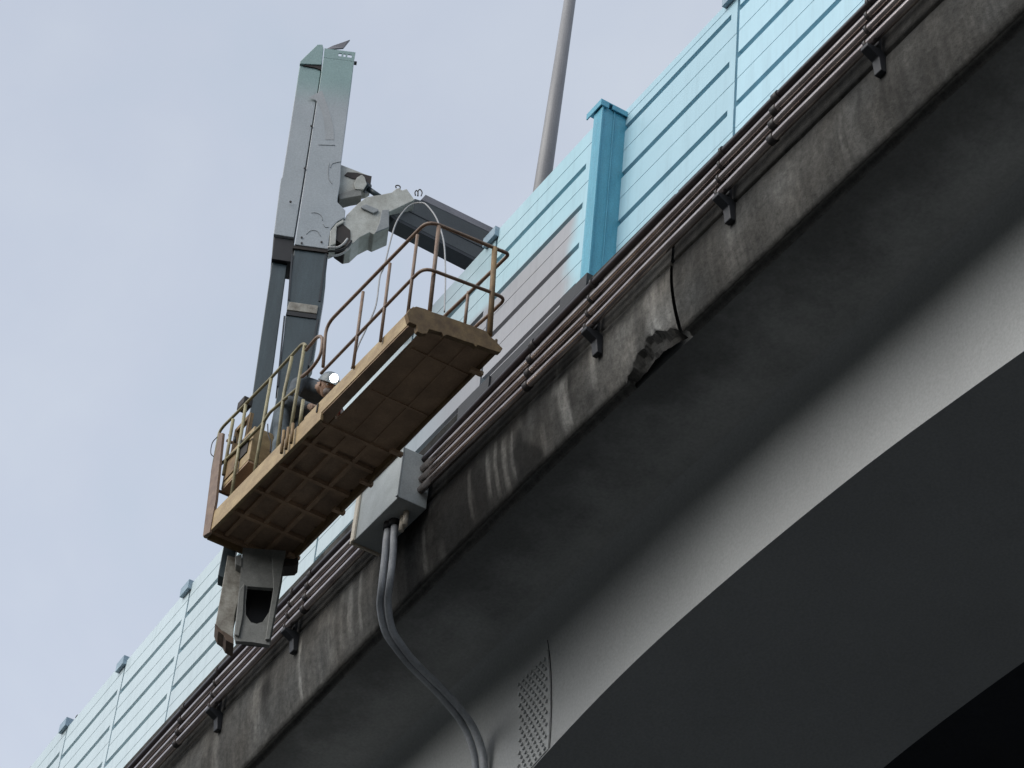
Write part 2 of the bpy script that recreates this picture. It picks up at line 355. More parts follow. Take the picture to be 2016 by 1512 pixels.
def fascia(xa, xb, name, dx=.028):
    n = int((xb-xa)/dx)+1; verts = []; faces = []; cols = []; m = len(PROF)
    sub = []                                  # subdivide the profile rows for the stains
    for i in range(m-1):
        k = max(1, int(math.dist(PROF[i], PROF[i+1])/.035))
        for j in range(k): sub.append((i, j/k))
    sub.append((m-2, 1.0)); R = len(sub)
    for a in range(n+1):
        x = xa+(xb-xa)*a/n; P = prof(x); zb = P[16][1]
        sp = lerp(SPALL, x) if SPALL[0][0] < x < SPALL[-1][0] and x < XJ else 0
        sp *= 1+.5*pn(x*9, 1, 3)
        for (i, t) in sub:
            y = P[i][0]+(P[i+1][0]-P[i][0])*t; z = P[i][1]+(P[i+1][1]-P[i][1])*t
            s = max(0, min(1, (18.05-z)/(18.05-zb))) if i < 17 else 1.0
            rough = .5+.5*pn(x*6, z*6, 5)
            broken = 0
            ze = zb+sp*(1+.16*pn(x*8, 0, 2)+.05*pn(x*30, 0, 6))
            if sp > .01 and z < ze:
                broken = 1; qq = (ze-z)/max(ze-zb, .02)
                yE = lerp(sorted((b, a) for a, b in P[4:17]), ze)
                if qq < .16 or ze-z < .036: y, z = yE, ze
                else: y = min(9.515, yE+.045+.05*qq+.03*pn(x*9, z*9, 9)+.012*pn(x*24, z*24, 3)); z = max(zb+.004, ze-(ze-z)*.95+.008*pn(x*22, z*18, 4))
            elif 2 < i < 17: y += .004*pn(x*4, z*4, 1)
            if i >= 15 and not broken: z += .006*pn(x*12, 0, i)-.010*max(0, pn(x*5, 3, 0))
            verts.append((x, y, z))
            big = pn(x*1.1, s*.8, 11)
            streak = pn(x*5.5+.4*s, s*.7, 21)*.6+pn(x*15, s*1.2, 31)*.4
            v = .125+.038*big+.048*streak
            if x > XJ: v += -.050+.022*pn(x*.9, s*2, 7)
            else:
                v += -.012+lerp(DARKX, x)
                v -= .06*sstep(.05, .4, pn(x*1.6+9, s*1.1, 2)+.35*streak+.3*pn(x*5, s*4, 12))
            v *= .62+.38*sstep(-.05, .22, s) if s < .25 else 1  # strip below the pipes darkened: their shade put into the colour
            for rx, wd, s0, s1, st in RUNS:
                d = abs(x-(rx+.03*pn(s*3, rx, 0)))/wd
                if d < 1.6: v += .23*st*(1-sstep(.45, 1.5, d))*sstep(s0-.12, s0+.08, s)*(1-sstep(s1-.12, s1+.04, s))*(.7+.5*pn(x*30, s*5, 8))
            v = max(.020, v)
            if broken: v = .026+.045*rough
            if i >= 17 and not broken: v = .20+.05*pn(x*2, i, 5)
            warm = 1.0+.05*pn(x*2, s*2, 17)
            cols.append((v*1.0*warm, v*.985, v*.935/warm, 1))
    for a in range(n):
        for r in range(R-1): faces.append((a*R+r, a*R+r+1, (a+1)*R+r+1, (a+1)*R+r))
    # closed ends and back: simple inner block so the parapet has thickness
    me = bpy.data.meshes.new(name); me.from_pydata(verts, [], faces)
    ca = me.color_attributes.new('stain', 'FLOAT_COLOR', 'POINT')
    for i, c in enumerate(cols): ca.data[i].color = c
    me.polygons.foreach_set('use_smooth', [not (SPALL[0][0] < verts[f[0]][0] < XJ and verts[f[0]][2] < 17.6) for f in faces]); me.materials.append(M['stained_concrete'])
    o = bpy.data.objects.new(name, me); COL.objects.link(o); o.parent = via; o.matrix_parent_inverse = WORLDM(via).inverted()
    return o
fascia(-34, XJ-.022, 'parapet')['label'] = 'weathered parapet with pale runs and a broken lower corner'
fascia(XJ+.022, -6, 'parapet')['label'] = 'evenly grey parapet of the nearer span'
def ys(x): return [x]
core = MB()                                   # body of the deck slab behind the parapet faces
xs = [-34+i*.5 for i in range(57)]
def sweep(mb, xs, fn, closed=True, smooth=False):
    sec = [fn(x) for x in xs]; k = len(sec[0])
    vs = [(x, p[0], p[1]) for x, s in zip(xs, sec) for p in s]; fs = []
    for i in range(len(xs)-1):
        for j in range(k if closed else k-1):
            fs.append((i*k+j, i*k+(j+1) % k, (i+1)*k+(j+1) % k, (i+1)*k+j))
    if closed: fs += [tuple(range(k-1, -1, -1)), tuple((len(xs)-1)*k+j for j in range(k))]
    mb.add(vs, fs, smooth); return mb
# deck slab: kerb, roadway and overhang soffit; a further deck is added beyond to keep the far side dark
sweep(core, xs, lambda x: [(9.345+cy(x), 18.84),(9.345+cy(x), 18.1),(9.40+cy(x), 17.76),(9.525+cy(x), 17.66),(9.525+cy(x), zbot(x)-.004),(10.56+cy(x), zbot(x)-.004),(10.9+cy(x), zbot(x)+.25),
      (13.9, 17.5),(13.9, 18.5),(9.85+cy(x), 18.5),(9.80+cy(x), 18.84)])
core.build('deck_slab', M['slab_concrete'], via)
fd = MB(); fd.box(-34, -6, 13.902, 26, 17.45, 18.5); fd.build('main_carriageway', M['soffit'], via)  # extra deck added to darken what shows past the girder
gd = MB(); YW = 10.8; YS = 10.50
tt = [i/14*math.pi/2 for i in range(15)]
xf = [-34+i*.25 for i in range(113)]
def section(x):
    zs = zbot(x)-.002; zb = zweb(x); c = cy(x)*.6
    pts = [(YS+(YW-YS)*math.sin(t)+c, zb+(zs-zb)*math.cos(t)) for t in tt]
    return pts
sweep(gd, xf, section, closed=False, smooth=True)
gd.build('girder_web', M['girder_paint'], via)
gb = MB()
sweep(gb, xf, lambda x: [(YW+cy(x)*.6, zweb(x)),(13.6+cy(x)*.6, zweb(x)),(14.3+cy(x)*.6, zbot(x)+.05),(10.95+cy(x)*.6, zbot(x)+.05)])
gb.build('girder_bottom', M['girder_paint'], via)
g2 = MB(); sweep(g2, xs, lambda x: [(17.5, zweb(x)-.1),(21.0, zweb(x)-.1),(21.8, 17.6),(16.7, 17.6)]); g2.build('second_girder', M['soffit'], via)  # extra girder, added with the deck to deepen the dark there
# vertical seam and bolted splice plate on the web
def websurf(x, t, off=0.0):
    zs = zbot(x)-.002; zb = zweb(x); c = cy(x)*.6
    y = YS+(YW-YS)*math.sin(t)+c; z = zb+(zs-zb)*math.cos(t)
    ny, nz = -(zs-zb)*math.sin(t), -(YW-YS)*math.cos(t); l = math.hypot(ny, nz)
    return Vector((x, y+ny/l*off, z+nz/l*off)), Vector((0, ny/l, nz/l))
spx = MB(); xa, xb = -19.44, -18.87
K = 14; t0, t1 = math.radians(42), math.radians(89.4)
vs = []; fs = []
for layer in (.010, -.01):
    for i in range(2):
        for k in range(K+1): vs.append(websurf((xa, xb)[i], t0+(t1-t0)*k/K, layer)[0])
q = K+1
for k in range(K):
    fs += [(k, k+1, q+k+1, q+k), (2*q+k, 3*q+k, 3*q+k+1, 2*q+k+1), (k, 2*q+k, 2*q+k+1, k+1), (q+k, q+k+1, 3*q+k+1, 3*q+k)]
fs += [(0, q, 3*q, 2*q), (K, 2*q+K, 3*q+K, q+K)]
spx.add(vs, fs)
for r in range(17):
    t = math.radians(46)+(math.radians(88)-math.radians(46))*r/16
    for c in range(7):
        x = xa+.05+c*.078+(.039 if r % 2 else 0)
        if x > xb-.03: continue
        p, nrm = websurf(x, t, .008); tx = Vector((1,0,0)); ty = nrm.cross(tx)
        hexa = [p+(tx*math.cos(a)+ty*math.sin(a))*.019 for a in [k*math.pi/3 for k in range(6)]]
        spx.prism(hexa, nrm*.022)
spx.build('splice_plate', M['girder_paint'], via)
sm = MB()
for k in range(K):
    a = websurf(xb+.012, t0-.1+(t1-t0+.1)*k/K, .004)[0]; b = websurf(xb+.012, t0-.1+(t1-t0+.1)*(k+1)/K, .004)[0]
    sm.add([a, a+Vector((.014,0,0)), b+Vector((.014,0,0)), b], [(0,1,2,3)])
sm.build('web_seam', M['joint'], via)
for xs0 in (-11.6, -23.6):
    s2 = MB()
    for k in range(K):
        a = websurf(xs0, .15+1.4*k/K, .003)[0]; b = websurf(xs0, .15+1.4*(k+1)/K, .003)[0]
        s2.add([a, a+Vector((.012,0,0)), b+Vector((.012,0,0)), b], [(0,1,2,3)])
    s2.build('weld_seam', M['weld_grey'], via)
jf = MB(); sweep(jf, [XJ-.03, XJ+.03], lambda x: [(9.40,18.8),(9.40,17.9),(9.48,17.5),(9.56,17.33),(9.62,17.36),(9.62,18.8)]); jf.build('expansion_joint', M['joint'], via)

# ---------------------------------------------------------------- noise barriers
def bay(x0, x1, Y, ztop, zbotm, first, pitch, mat, parent, far_margin=.10, name='panel'):
    """one bay of pressed boards: stepped face with deep slots, plain margin at the nearer end"""
    pm = MB(); zt = ztop; T = .20
    def fn(p): return Vector((p.x, p.y+cy(p.x), p.z))
    zs = []; z = zt-first
    while z > zbotm+.1: zs.append(z); z -= pitch
    SL = .082; D = .17
    edges = [zt]+zs+[zbotm]
    for i, (a, b) in enumerate(zip(edges, edges[1:])):
        top = a-SL if i else a
        mid = (top+b)/2+.01
        pm.box(x0, x1, Y, Y+T, mid+.005, top, fn)                       # upper half of the board
        pm.box(x0, x1, Y+.0035, Y+T, mid-.005, mid+.005, fn)             # thin fold line
        pm.box(x0, x1, Y+.0015, Y+T, b, mid-.005, fn)                    # lower half
        if i: 
            pm.box(x0, x1-far_margin, Y+D, Y+T, top, a, fn)
            pm.box(x1-far_margin, x1, Y+.001, Y+T, top, a, fn)
    return pm.build(name, mat, parent)
def post(xp, Y, ztop, zb, parent, cap=True):
    pm = MB()
    def fn(p): return Vector((p.x, p.y+cy(p.x), p.z))
    pm.box(xp-.002, xp+.034, Y+.06, Y+.26, zb, ztop-.02, fn)
    pm.box(xp-.06, xp+.09, Y+.21, Y+.30, zb, ztop-.02, fn)
    o = pm.build('post', M['barrier_post'], parent)
    if cap:
        c = MB(); c.box(xp-.20, xp+.045, Y-.05, Y-.002, ztop-.07, ztop+.042, fn); c.box(xp-.20, xp+.045, Y-.05, Y+.2, ztop+.043, ztop+.055, fn)
        c.box(xp+.036, xp+.045, Y-.001, Y+.2, ztop-.045, ztop+.042, fn)
        c.build('post_cap', M['barrier_cap'], o)
        r = MB(); q = fn(Vector((xp+.12, Y+.05, ztop)))
        r.tube([q, q+Vector((-.0,0,.05)), q+Vector((.05,0,.06)), q+Vector((.09,0,.01))], .006, 6); r.build('cap_hook', M['clamp'], o)
    return o
M['barrier_cap'] = grime('barrier_cap', (.36,.48,.56), (.24,.34,.42), .4, 6, .5)
bottoms = [(81.5,1663),(197,1546),(326,1410),(464,1268),(615,1119)]
PX = [onYc(*p, YB).x for p in bottoms]; PX.append((PX[-1]-18.42)/2); PX.append(-18.42); 
PX = [PX[0]-3.5, PX[0]-1.75]+PX
topz = sorted([(onYc(*p, YB).x, onYc(*p, YB).z) for p in [(55,1510),(134,1424),(250,1300),(372,1158),(985,453),(1050,379),(1165,248)]])
topz = [(topz[0][0]-5, topz[0][1]-.12)]+topz
LB = thing('noise_barrier', 'pale blue noise barrier of slotted metal panels, partly grey primer, behind the work platform', 'noise barrier', (-22, YB+.1, 18.6))
ends = PX+[-16.56]
for a, b in zip(ends, ends[1:]):
    zm = (lerp(topz, a)+lerp(topz, b))/2
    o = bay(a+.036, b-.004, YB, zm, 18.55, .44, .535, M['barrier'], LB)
for a in PX: post(a, YB, lerp(topz, a), 18.55, LB)
# the big end post between the two runs
YR = YB+.27
bp = MB(); zt = 21.44
bp.box(-16.555, -16.515, YB-.02, YB+.30, 18.6, zt)                        # plate on the far side (web)
bp.box(-16.515, -16.42, YB+.0, YB+.30, 18.6, zt-.004); bp.box(-16.515, -16.40, YB-.02, YB-.001, 18.6, zt); bp.box(-16.4195, -16.408, YB+.125, YB+.136, 18.6, zt-.006)
BP = thing('barrier_post', 'tall darker blue steel end post where the two noise barrier runs meet', 'post', (-16.5, YB+.1, 18.6))
bp.build('column', M['barrier_post'], BP, .004)
cp = MB(); cp.box(-16.66, -16.39, YB-.045, YB-.032, zt-.03, zt+.05); cp.box(-16.66, -16.39, YB-.032, YB+.30, zt+.038, zt+.05); cp.box(-16.402, -16.39, YB-.032, YB+.05, zt-.03, zt+.038); cp.box(-16.402, -16.39, YB+.09, YB+.30, zt-.015, zt+.038)
cp.build('post_cap', M['barrier_cap2'] if 'barrier_cap2' in M else M['barrier_post'], BP)
RB = thing('noise_barrier', 'clean light blue noise barrier of slotted metal panels on the nearer span', 'noise barrier', (-13, YR+.1, 18.6))
rtop = onY(1343, 100, YR).z
RX = [-16.50, onY(1442, 277, YR).x]; RX += [RX[-1]+2.0*(k+1) for k in range(4)]
gz = [onY(1212.7, yy, YR).z for yy in (270.6, 354, 443)]
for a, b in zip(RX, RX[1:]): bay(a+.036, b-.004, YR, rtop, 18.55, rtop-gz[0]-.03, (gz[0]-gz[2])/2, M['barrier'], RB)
for a in RX[1:]: post(a, YR, rtop, 18.55, RB)

# ---------------------------------------------------------------- conduits along the parapet
YP = YB-.25
PZ = {0: [(-36,18.35),(-23.3,18.46),(-19,18.42),(-15.9,18.505),(-13,18.548),(-5,18.60)],
      1: [(-36,18.20),(-23.3,18.31),(-19,18.30),(-15.9,18.323),(-13,18.404),(-5,18.46)],
      2: [(-36,18.05),(-23.3,18.165),(-19,18.17),(-15.9,18.149),(-13,18.249),(-5,18.30)],
      3: [(-36,17.92),(-23.3,18.02),(-19,18.04),(-15.9,17.996),(-13,18.083),(-5,18.12)]}
BX0, BX1 = -19.83, -18.93                     # junction box extent
names = ['topmost', 'second', 'third', 'lowest']
for k in range(4):
    for xa, xb, where in ((BX1-.06, -6, 'nearer than the junction box'), (-34, BX0+.06, 'beyond the junction box')):
        n = int((xb-xa)/.3); xs_ = [xa+(xb-xa)*i/n for i in range(n+1)]
        pts = [(x, YP+cy(x)-.012*k*0, lerp(PZ[k], x)+.009*pn(x*.9, k*3.3, 0)) for x in xs_]
        dark = (k == 0)
        nm = 'black' if dark else 'grey'
        t = thing('conduit_pipe', f'{names[k]} of the four conduit pipes on the parapet {where}, {nm}', 'pipe', pts[0], 'conduit pipes along the parapet')
        MB().tube(pts, (.036, .041, .040, .040)[k], 12).build('pipe', M['pipe_black' if dark and xb > -10 else ('pipe_black' if dark else 'pipe_zinc')], t)
        cpl = [x for x in (-10.4, -13.08, -16.9, -21.3, -24.4, -27.9) if xa+.2 < x < xb-.2]
        for x in cpl:
            z = lerp(PZ[k], x+.02*k); MB().tube([(x-.035-.015*k, YP+cy(x), z), (x+.035-.015*k, YP+cy(x), z)], .048, 12).build('coupling', M['clamp'], t)
# brackets that carry the pipes
BRX = [onY(1714,86,YP).x, onY(1421,376,YP).x, onY(1162,640,YP).x, onYc(570,1225,YP).x, onYc(421,1383,YP).x, -26.2, -9.0]
BRL = ['black pipe bracket nearest the top right corner of the view', 'black pipe bracket right of the parapet joint crack, second from the top right', 'black pipe bracket left of the joint crack, below the foot of the blue end post',
       'black pipe bracket just right of the grey turret bracket under the platform', 'black pipe bracket nearest the lower left corner, left of the turret bracket']
for i, (x, lb) in enumerate(zip(BRX, BRL)):
    t = thing('pipe_bracket', lb, 'bracket', (x, YP+cy(x), 17.8), 'pipe brackets on the parapet')
    c = cy(x); z3 = lerp(PZ[3], x); z0 = lerp(PZ[0], x)
    b = MB(); b.box(x-.03, x+.03, YP+c+.055, YP+c+.085, z3-.10, z0+.08); b.build('rail', M['bracket_black'], t)
    b = MB(); b.prism([(x-.055, YP+c-.06, z3-.062),(x-.055, YP+c+.09, z3-.062),(x-.055, 9.285+c, z3-.10),(x-.055, 9.285+c, z3-.30),(x-.055, YP+c+.075, z3-.30),(x-.055, YP+c+.055, z3-.16),(x-.055, YP+c-.06, z3-.10)], (.09,0,0)); b.build('arm', M['bracket_black'], t, .008)
    for k in range(4):
        z = lerp(PZ[k], x); MB().tube([(x-.014-.012*k, YP+c, z),(x+.014-.012*k, YP+c, z)], .049, 12).build('clamp', M['clamp'], t)
# dark cable tray under the barrier
tr = MB(); tr.box(-18.46, -16.22, YB-.14, YB-.03, 18.60, 18.86); tr.box(-16.66, -16.20, YB-.15, YB-.02, 18.66, 18.93); tr.box(-18.48, -17.9, YB-.16, YB-.14, 18.66, 18.84)
tag(tr.build('cable_tray', M['bracket_black']), 'dark flat cable tray running along the foot of the grey primed barrier panels', 'cable tray')

# ---------------------------------------------------------------- junction box and hoses
JB = thing('junction_box', 'galvanised grey junction box where the conduit pipes end above two hoses', 'junction box', (-19.4, 9.1, 17.85))
b = MB(); b.box(BX0, BX1, 8.95, 9.262, 17.85, 18.47); b.build('body', M['box_zinc'], JB, .008)
b = MB(); b.box(BX0-.03, BX0-.003, 8.93, 9.262, 17.83, 18.49); b.box(BX0-.012, BX0+.05, 8.925, 8.948, 17.84, 18.48); b.build('end_flange', M['box_cream'], JB, .004)
b = MB(); b.box(BX0+.055, BX1+.004, 8.93, 8.947, 18.44, 18.475); b.box(BX1-.03, BX1+.004, 8.93, 8.947, 17.86, 18.437); b.build('door_frame', M['box_zinc'], JB, .003)
HOSE = [((767,1062),9.08),((765,1100),9.10),((760,1150),9.13),((757,1192),9.2),((766,1240),9.32),((785,1272),9.46),((815,1310),9.70),((870,1365),10.12),((915,1420),10.45),((938,1470),10.62),((945,1512),10.69),((947,1560),10.73),((946,1620),10.75)]
H0 = spline([onYc(*p, Y) for p, Y in HOSE], 8)
up = MB().tube([H0[0]+Vector((0,0,.32)), H0[0]], .03, 10)
for j, (d, lb) in enumerate(((Vector((-.046,-.012,0)), 'left of the two grey flexible hoses hanging from the junction box'), (Vector((.046,.012,0)), 'right of the two grey flexible hoses hanging from the junction box'))):
    path = [H0[0]+d*.8+Vector((0,0,.30))]+[p+d*(1+.25*math.sin(i*.09+j)) for i, p in enumerate(H0)]
    t = thing('flexible_hose', lb, 'hose', path[0], 'hoses hanging from the junction box')
    MB().tube(path, .036, 12).build('hose', M['hose_grey'], t)
    g_ = MB(); g_.tube([path[0]+Vector((0,0,.0)), path[0]+Vector((0,0,-.16))], .056, 10); g_.build('gland', M['bracket_black'], t)
for j, (px, py) in enumerate(((790,1043),(797,1032))):
    p = onY(px, py, 9.13); MB().tube([p+Vector((0,0,-.015)), p+Vector((.0,.0,.16))], .028, 8).build('cable_gland', M['box_cream'], JB)

# ---------------------------------------------------------------- lamp pole
pa = onY(1068, 363, 10.25); pb = onY(1122, 0, 10.25); dd = (pb-pa)/(pb.z-pa.z)
base = pa+dd*(18.5-pa.z); LP = thing('lamp_pole', 'tall tapered grey lamp pole rising behind the blue barrier', 'lamp pole', base)
ra, rb = 16.5/5419*(pa-EYE).length, 11.5/5419*(pb-EYE).length
slope = (rb-ra)/(pb.z-pa.z)
MB().tube([base, base+dd*9.5], [ra+slope*(18.5-pa.z), ra+slope*(28-pa.z)], 20).build('shaft', M['pole_grey'], LP)
MB().box(base.x-.25, base.x+.25, base.y-.25, base.y+.25, 18.5, 18.53).build('base_plate', M['pole_grey'], LP)

# ---------------------------------------------------------------- bridge inspection lift
LIFT = thing('inspection_lift', 'inspection lift with white mast, dark boom and yellow railed platform hung outside the barrier', 'inspection lift', (-19.6, 8.0, 17.2))
MP = onZ(520, 1083, 17.2)
NN = Vector((.908,-.418,0)).normalized(); EE = Vector((.418,.908,0)).normalized(); ZZ = Vector((0,0,1))
def mp(px, py, d=0.0):                       # photo point on the mast's front plane set back by d
    base = MP-NN*d; r = ray(px, py); return EYE+r*((base-EYE).dot(NN)/r.dot(NN))
def mprism(pxs, d0, d1): 
    P = [mp(x, y) for x, y in pxs]; return [p-NN*d0 for p in P], -NN*(d1-d0)
def plate(name, pxs, d0, d1, mat, parent=LIFT, bevel=.006):
    a, o = mprism(pxs, d0, d1); return MB().prism(a, o).build(name, mat, parent, bevel)
# housings (greenish tint in the colour towards the top)
def mast_mat():
    m = grime('mast_white', (.40,.435,.46), (.34,.375,.40), .42, 2.0, .6)
    nt = m.node_tree; L = nt.links.new; b = nt.nodes['Principled BSDF']; src = b.inputs['Base Color'].links[0].from_socket
    geo = N(nt, 'ShaderNodeNewGeometry'); s = N(nt, 'ShaderNodeSeparateXYZ'); L(geo.outputs['Position'], s.inputs[0])
    mr = N(nt, 'ShaderNodeMapRange', interpolation_type='SMOOTHSTEP'); L(s.outputs['Z'], mr.inputs[0]); mr.inputs[1].default_value = 23.2; mr.inputs[2].default_value = 23.75
    mx = N(nt, 'ShaderNodeMixRGB', blend_type='MULTIPLY'); L(mr.outputs[0], mx.inputs[0]); L(src, mx.inputs[1]); mx.inputs[2].default_value = (.70,.93,.86,1); L(mx.outputs[0], b.inputs['Base Color'])
    return m
M['mast_white'] = mast_mat()
hs = plate('mast_housing', [(580,481),(646,490),(648,470),(652,450),(664,436),(679,428),(680,414),(664,397),(665,388),(670,360),(672,314),(697,121),(637,113)], 0, .34, M['mast_white'])
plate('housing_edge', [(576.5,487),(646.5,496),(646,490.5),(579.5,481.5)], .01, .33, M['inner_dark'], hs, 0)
sh = plate('side_housing', [(539,458),(579,464.5),(634.5,121),(591,122),(556,345),(553,350)], .022, .36, M['mast_white'])
plate('hood', [(590,126),(633,128),(637,96),(635,88),(625,88),(591,121)], -.005, .36, M['mast_white'], sh)
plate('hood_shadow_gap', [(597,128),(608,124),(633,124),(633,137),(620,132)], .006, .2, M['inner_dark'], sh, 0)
plate('lower_guide', [(535,503),(578,510),(580,466),(540,460)], .05, .33, M['black'])
# perforated top plate: thin strips round three square holes
tp = MB(); A = mp(637,113); B = mp(697,121); C_ = mp(700,103); D_ = mp(639,95)
def bl(u, v): return A*(1-u)*(1-v)+B*u*(1-v)+C_*u*v+D_*(1-u)*v
us = [0,.47,.57,.63,.70,.76,.90,1]; vs_ = [0,.36,.68,1]
for i in range(7):
    for j in range(3):
        if j == 1 and i in (1,3,5): continue
        tp.prism([bl(us[i],vs_[j]), bl(us[i+1],vs_[j]), bl(us[i+1],vs_[j+1]), bl(us[i],vs_[j+1])], -NN*.012)
tp.build('top_plate', M['mast_white'], hs)
fl = MB(); a = mp(641,97,.02); b_ = mp(676,94,.02); c = mp(689,78,.0); fl.prism([a, b_, c, mp(684,80,0), mp(655,90,.02)], -NN*.03+ZZ*.01); fl.build('lifted_flap', M['arm_top'], hs)
bl_ = MB(); p = mp(697,124,.05); bl_.tube([p, p+EE*.03], .022, 8); bl_.build('bolt', M['clamp'], hs)
# seam bolts and welded discs on the front plate
sb = MB()
for px, py in ((613,249),(600,332),(572,398)): p = mp(px, py, -.001); sb.tube([p, p+NN*.012], .013, 8)
for px, py in ((594,468),(633,477),(594,479)): p = mp(px, py, -.001); sb.tube([p, p+NN*.01], .011, 8)
sb.build('seam_bolts', M['clamp'], hs)
def arcline(name, pts, r, mat, parent): MB().tube(spline([mp(x, y, -.002) for x, y in pts], 6), r, 6).build(name, mat, parent)
M['weld'] = grime('weld', (.30,.32,.33), (.24,.26,.27), .5, 9, .5)
for pts in ([(603,461),(612,454),(624,455),(631,465)], [(613,419),(622,419),(632,424),(635,434)], [(636,440),(640,447),(647,447)], [(648,320),(646,335),(647,352),(654,362)], [(672,318),(655,322),(650,330)], [(627,285),(660,286)]): arcline('weld_line', pts, .0035, M['weld'], hs)
sw = MB()                                     # faded grey swoosh painted on the front
lf = spline([mp(x, y, -.003) for x, y in [(608,192),(624,200),(636,228),(640,256),(641,275)]], 6); rt = spline([mp(x, y, -.003) for x, y in [(634,178),(642,200),(650,225),(656,248),(658,275)]], 6)
for i in range(len(lf)-1): sw.add([lf[i], rt[i], rt[i+1], lf[i+1]], [(0,1,2,3)])
M['swoosh'] = grime('swoosh', (.40,.42,.435), (.34,.36,.375), .45, 3, .5)
sw.build('painted_swoosh', M['swoosh'], hs)
# columns
plate('slim_column', [(536.5,503),(566,508),(527,798),(487,985),(452,1130),(430,1120),(495,785)], .10, .26, M['mast_steel'])
mc = plate('main_column', [(579.5,487),(644.5,494),(641,560),(618,700),(606,719),(543,1046),(491,1040),(545,777),(563,625)], .03, .30, M['mast_steel'])
plate('collar', [(565,608),(570,592),(627,600),(624,616)], .012, .31, M['dirty_white'], mc)
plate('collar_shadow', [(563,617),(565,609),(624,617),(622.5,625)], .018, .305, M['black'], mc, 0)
for i, (q0, q1) in enumerate((((641,492),(627,592)), ((624,628),(606,719)), ((577,500),(570,590)), ((562,622),(548,760)))):
    a, b_ = mp(*q0, .02), mp(*q1, .02); s = EE*(.018 if i < 2 else -.018)
    MB().prism([a, a+s, b_+s, b_], -NN*.2).build('guide_strip', M['arm_dark'], mc)
# turret bracket under the platform
br = MB()
outer = [(478,1078),(563,1084),(556,1140),(540,1225),(531,1270),(497,1264),(464,1262),(461,1248),(470,1170)]
hole = [(487,1154),(538,1158),(535,1185),(529,1206),(517,1224),(506,1228),(494,1225),(484,1210),(484,1185)]
O = [mp(*p) for p in outer]; I = [mp(*p) for p in hole]
import itertools
def ring_prism(mb, O, I, off):                # plate with one cut-out, bridged by angle round the centre
    cx = sum(I, Vector())/len(I)
    def ang(p): d = p-cx; return math.atan2(d.z, d.dot(EE))
    def sample(poly, a):
        best = None; n = len(poly); dx, dz = math.cos(a), math.sin(a)
        for i in range(n):
            p, q = poly[i]-cx, poly[(i+1) % n]-cx; p = (p.dot(EE), p.z); q = (q.dot(EE), q.z)
            ex, ez = q[0]-p[0], q[1]-p[1]; den = dx*ez-dz*ex
            if abs(den) < 1e-9: continue
            t = (p[0]*ez-p[1]*ex)/den; u = (p[0]*dz-p[1]*dx)/den
            if t > 0 and -1e-6 <= u <= 1+1e-6 and (best is None or t < best): best = t
        return cx+EE*(dx*best)+ZZ*(dz*best)
    an = sorted(set([round(ang(p), 5) for p in O+I])); n = len(an)
    oo = [sample(O, a) for a in an]; ii = [sample(I, a) for a in an]; off = Vector(off)
    vs = oo+ii+[p+off for p in oo]+[p+off for p in ii]; fs = []
    for k in range(n):
        j = (k+1) % n
        fs += [(k, j, n+j, n+k), (2*n+k, 3*n+k, 3*n+j, 2*n+j), (k, 2*n+k, 2*n+j, j), (n+k, n+j, 3*n+j, 3*n+k)]
    mb.add(vs, fs)
ring_prism(br, O, I, -NN*.05); tb = br.build('turret_bracket', M['bracket_grey'], LIFT, .005)
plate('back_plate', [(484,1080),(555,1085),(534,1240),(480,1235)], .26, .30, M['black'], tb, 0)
plate('stiffener', [(534,1085),(562,1090),(552,1150),(531,1262),(522,1262),(538,1160)], -.03, -.001, M['bracket_grey'], tb)
plate('stiffener', [(470,1165),(482,1150),(478,1215),(470,1255),(462,1252)], -.025, -.001, M['bracket_grey'], tb)
plate('lug', [(463,1096),(476,1092),(476,1117),(464,1112)], -.01, .16, M['bracket_grey'], tb)
plate('lug', [(556,1100),(577,1101),(586,1098),(588,1108),(582,1114),(556,1116)], -.01, .16, M['inner_dark'], tb)
wp = plate('slew_case', [(449,1082),(474,1088),(478,1120),(470,1172),(463,1200),(460,1244),(448,1240),(436,1230),(425,1218),(437,1150)], .09, .32, M['dirty_white'])
plate('torn_skirt', [(424,1217),(436,1230),(447,1236),(461,1246),(461,1258),(446,1250),(441,1240),(430,1232)], .085, .30, M['skirt'], wp, 0)
# knuckle between mast and boom
kn = plate('knuckle', [(670,446),(683,420),(704,399),(722,385),(748,381),(772,376),(780,369),(786,367),(792,372),(801,369),(809,380),(817,391),(766,415),(766,446),(736,459),(728,455),(708,465),(692,480),(680,482)], .02, .30, M['grey_white'])
plate('seam_cover', [(752,413),(766,412),(766,447),(738,458),(746,440)], .0, .018, M['weld'], kn)
plate('inspection_lid', [(710,407),(720,402),(745,412),(744,416),(735,420),(713,410)], -.004, .018, M['weld'], kn)
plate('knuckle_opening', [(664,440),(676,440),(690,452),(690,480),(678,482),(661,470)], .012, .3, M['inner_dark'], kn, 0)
plate('gusset', [(648,486),(650,455),(662,440),(676,432),(678,437),(663,446),(661,480)], -.004, .2, M['grey_white'], kn)
ul = plate('upper_link', [(668,318),(673,314),(732,337),(731,353),(722,358),(700,362),(697,372),(668,380)], .08, .26, M['grey_white'])
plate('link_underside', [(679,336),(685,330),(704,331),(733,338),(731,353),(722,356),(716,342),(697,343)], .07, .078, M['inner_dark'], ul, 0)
plate('pin_plate', [(697,356),(703,343),(713,337),(719,342),(723,356),(716,367),(700,366)], .05, .068, M['grey_white'], ul)
plate('link_foot', [(668,374),(700,364),(712,366),(713,377),(690,381),(669,385)], .06, .2, M['bracket_grey'], ul)
cyl = MB(); a, b_ = mp(704,358,.12), mp(738,381,.12); cyl.tube([a, a+(b_-a)*.62], .058, 12); cyl.tube([a+(b_-a)*.6, b_+(b_-a)*.35], .03, 10); cyl.build('hydraulic_cylinder', M['mast_steel'], LIFT)
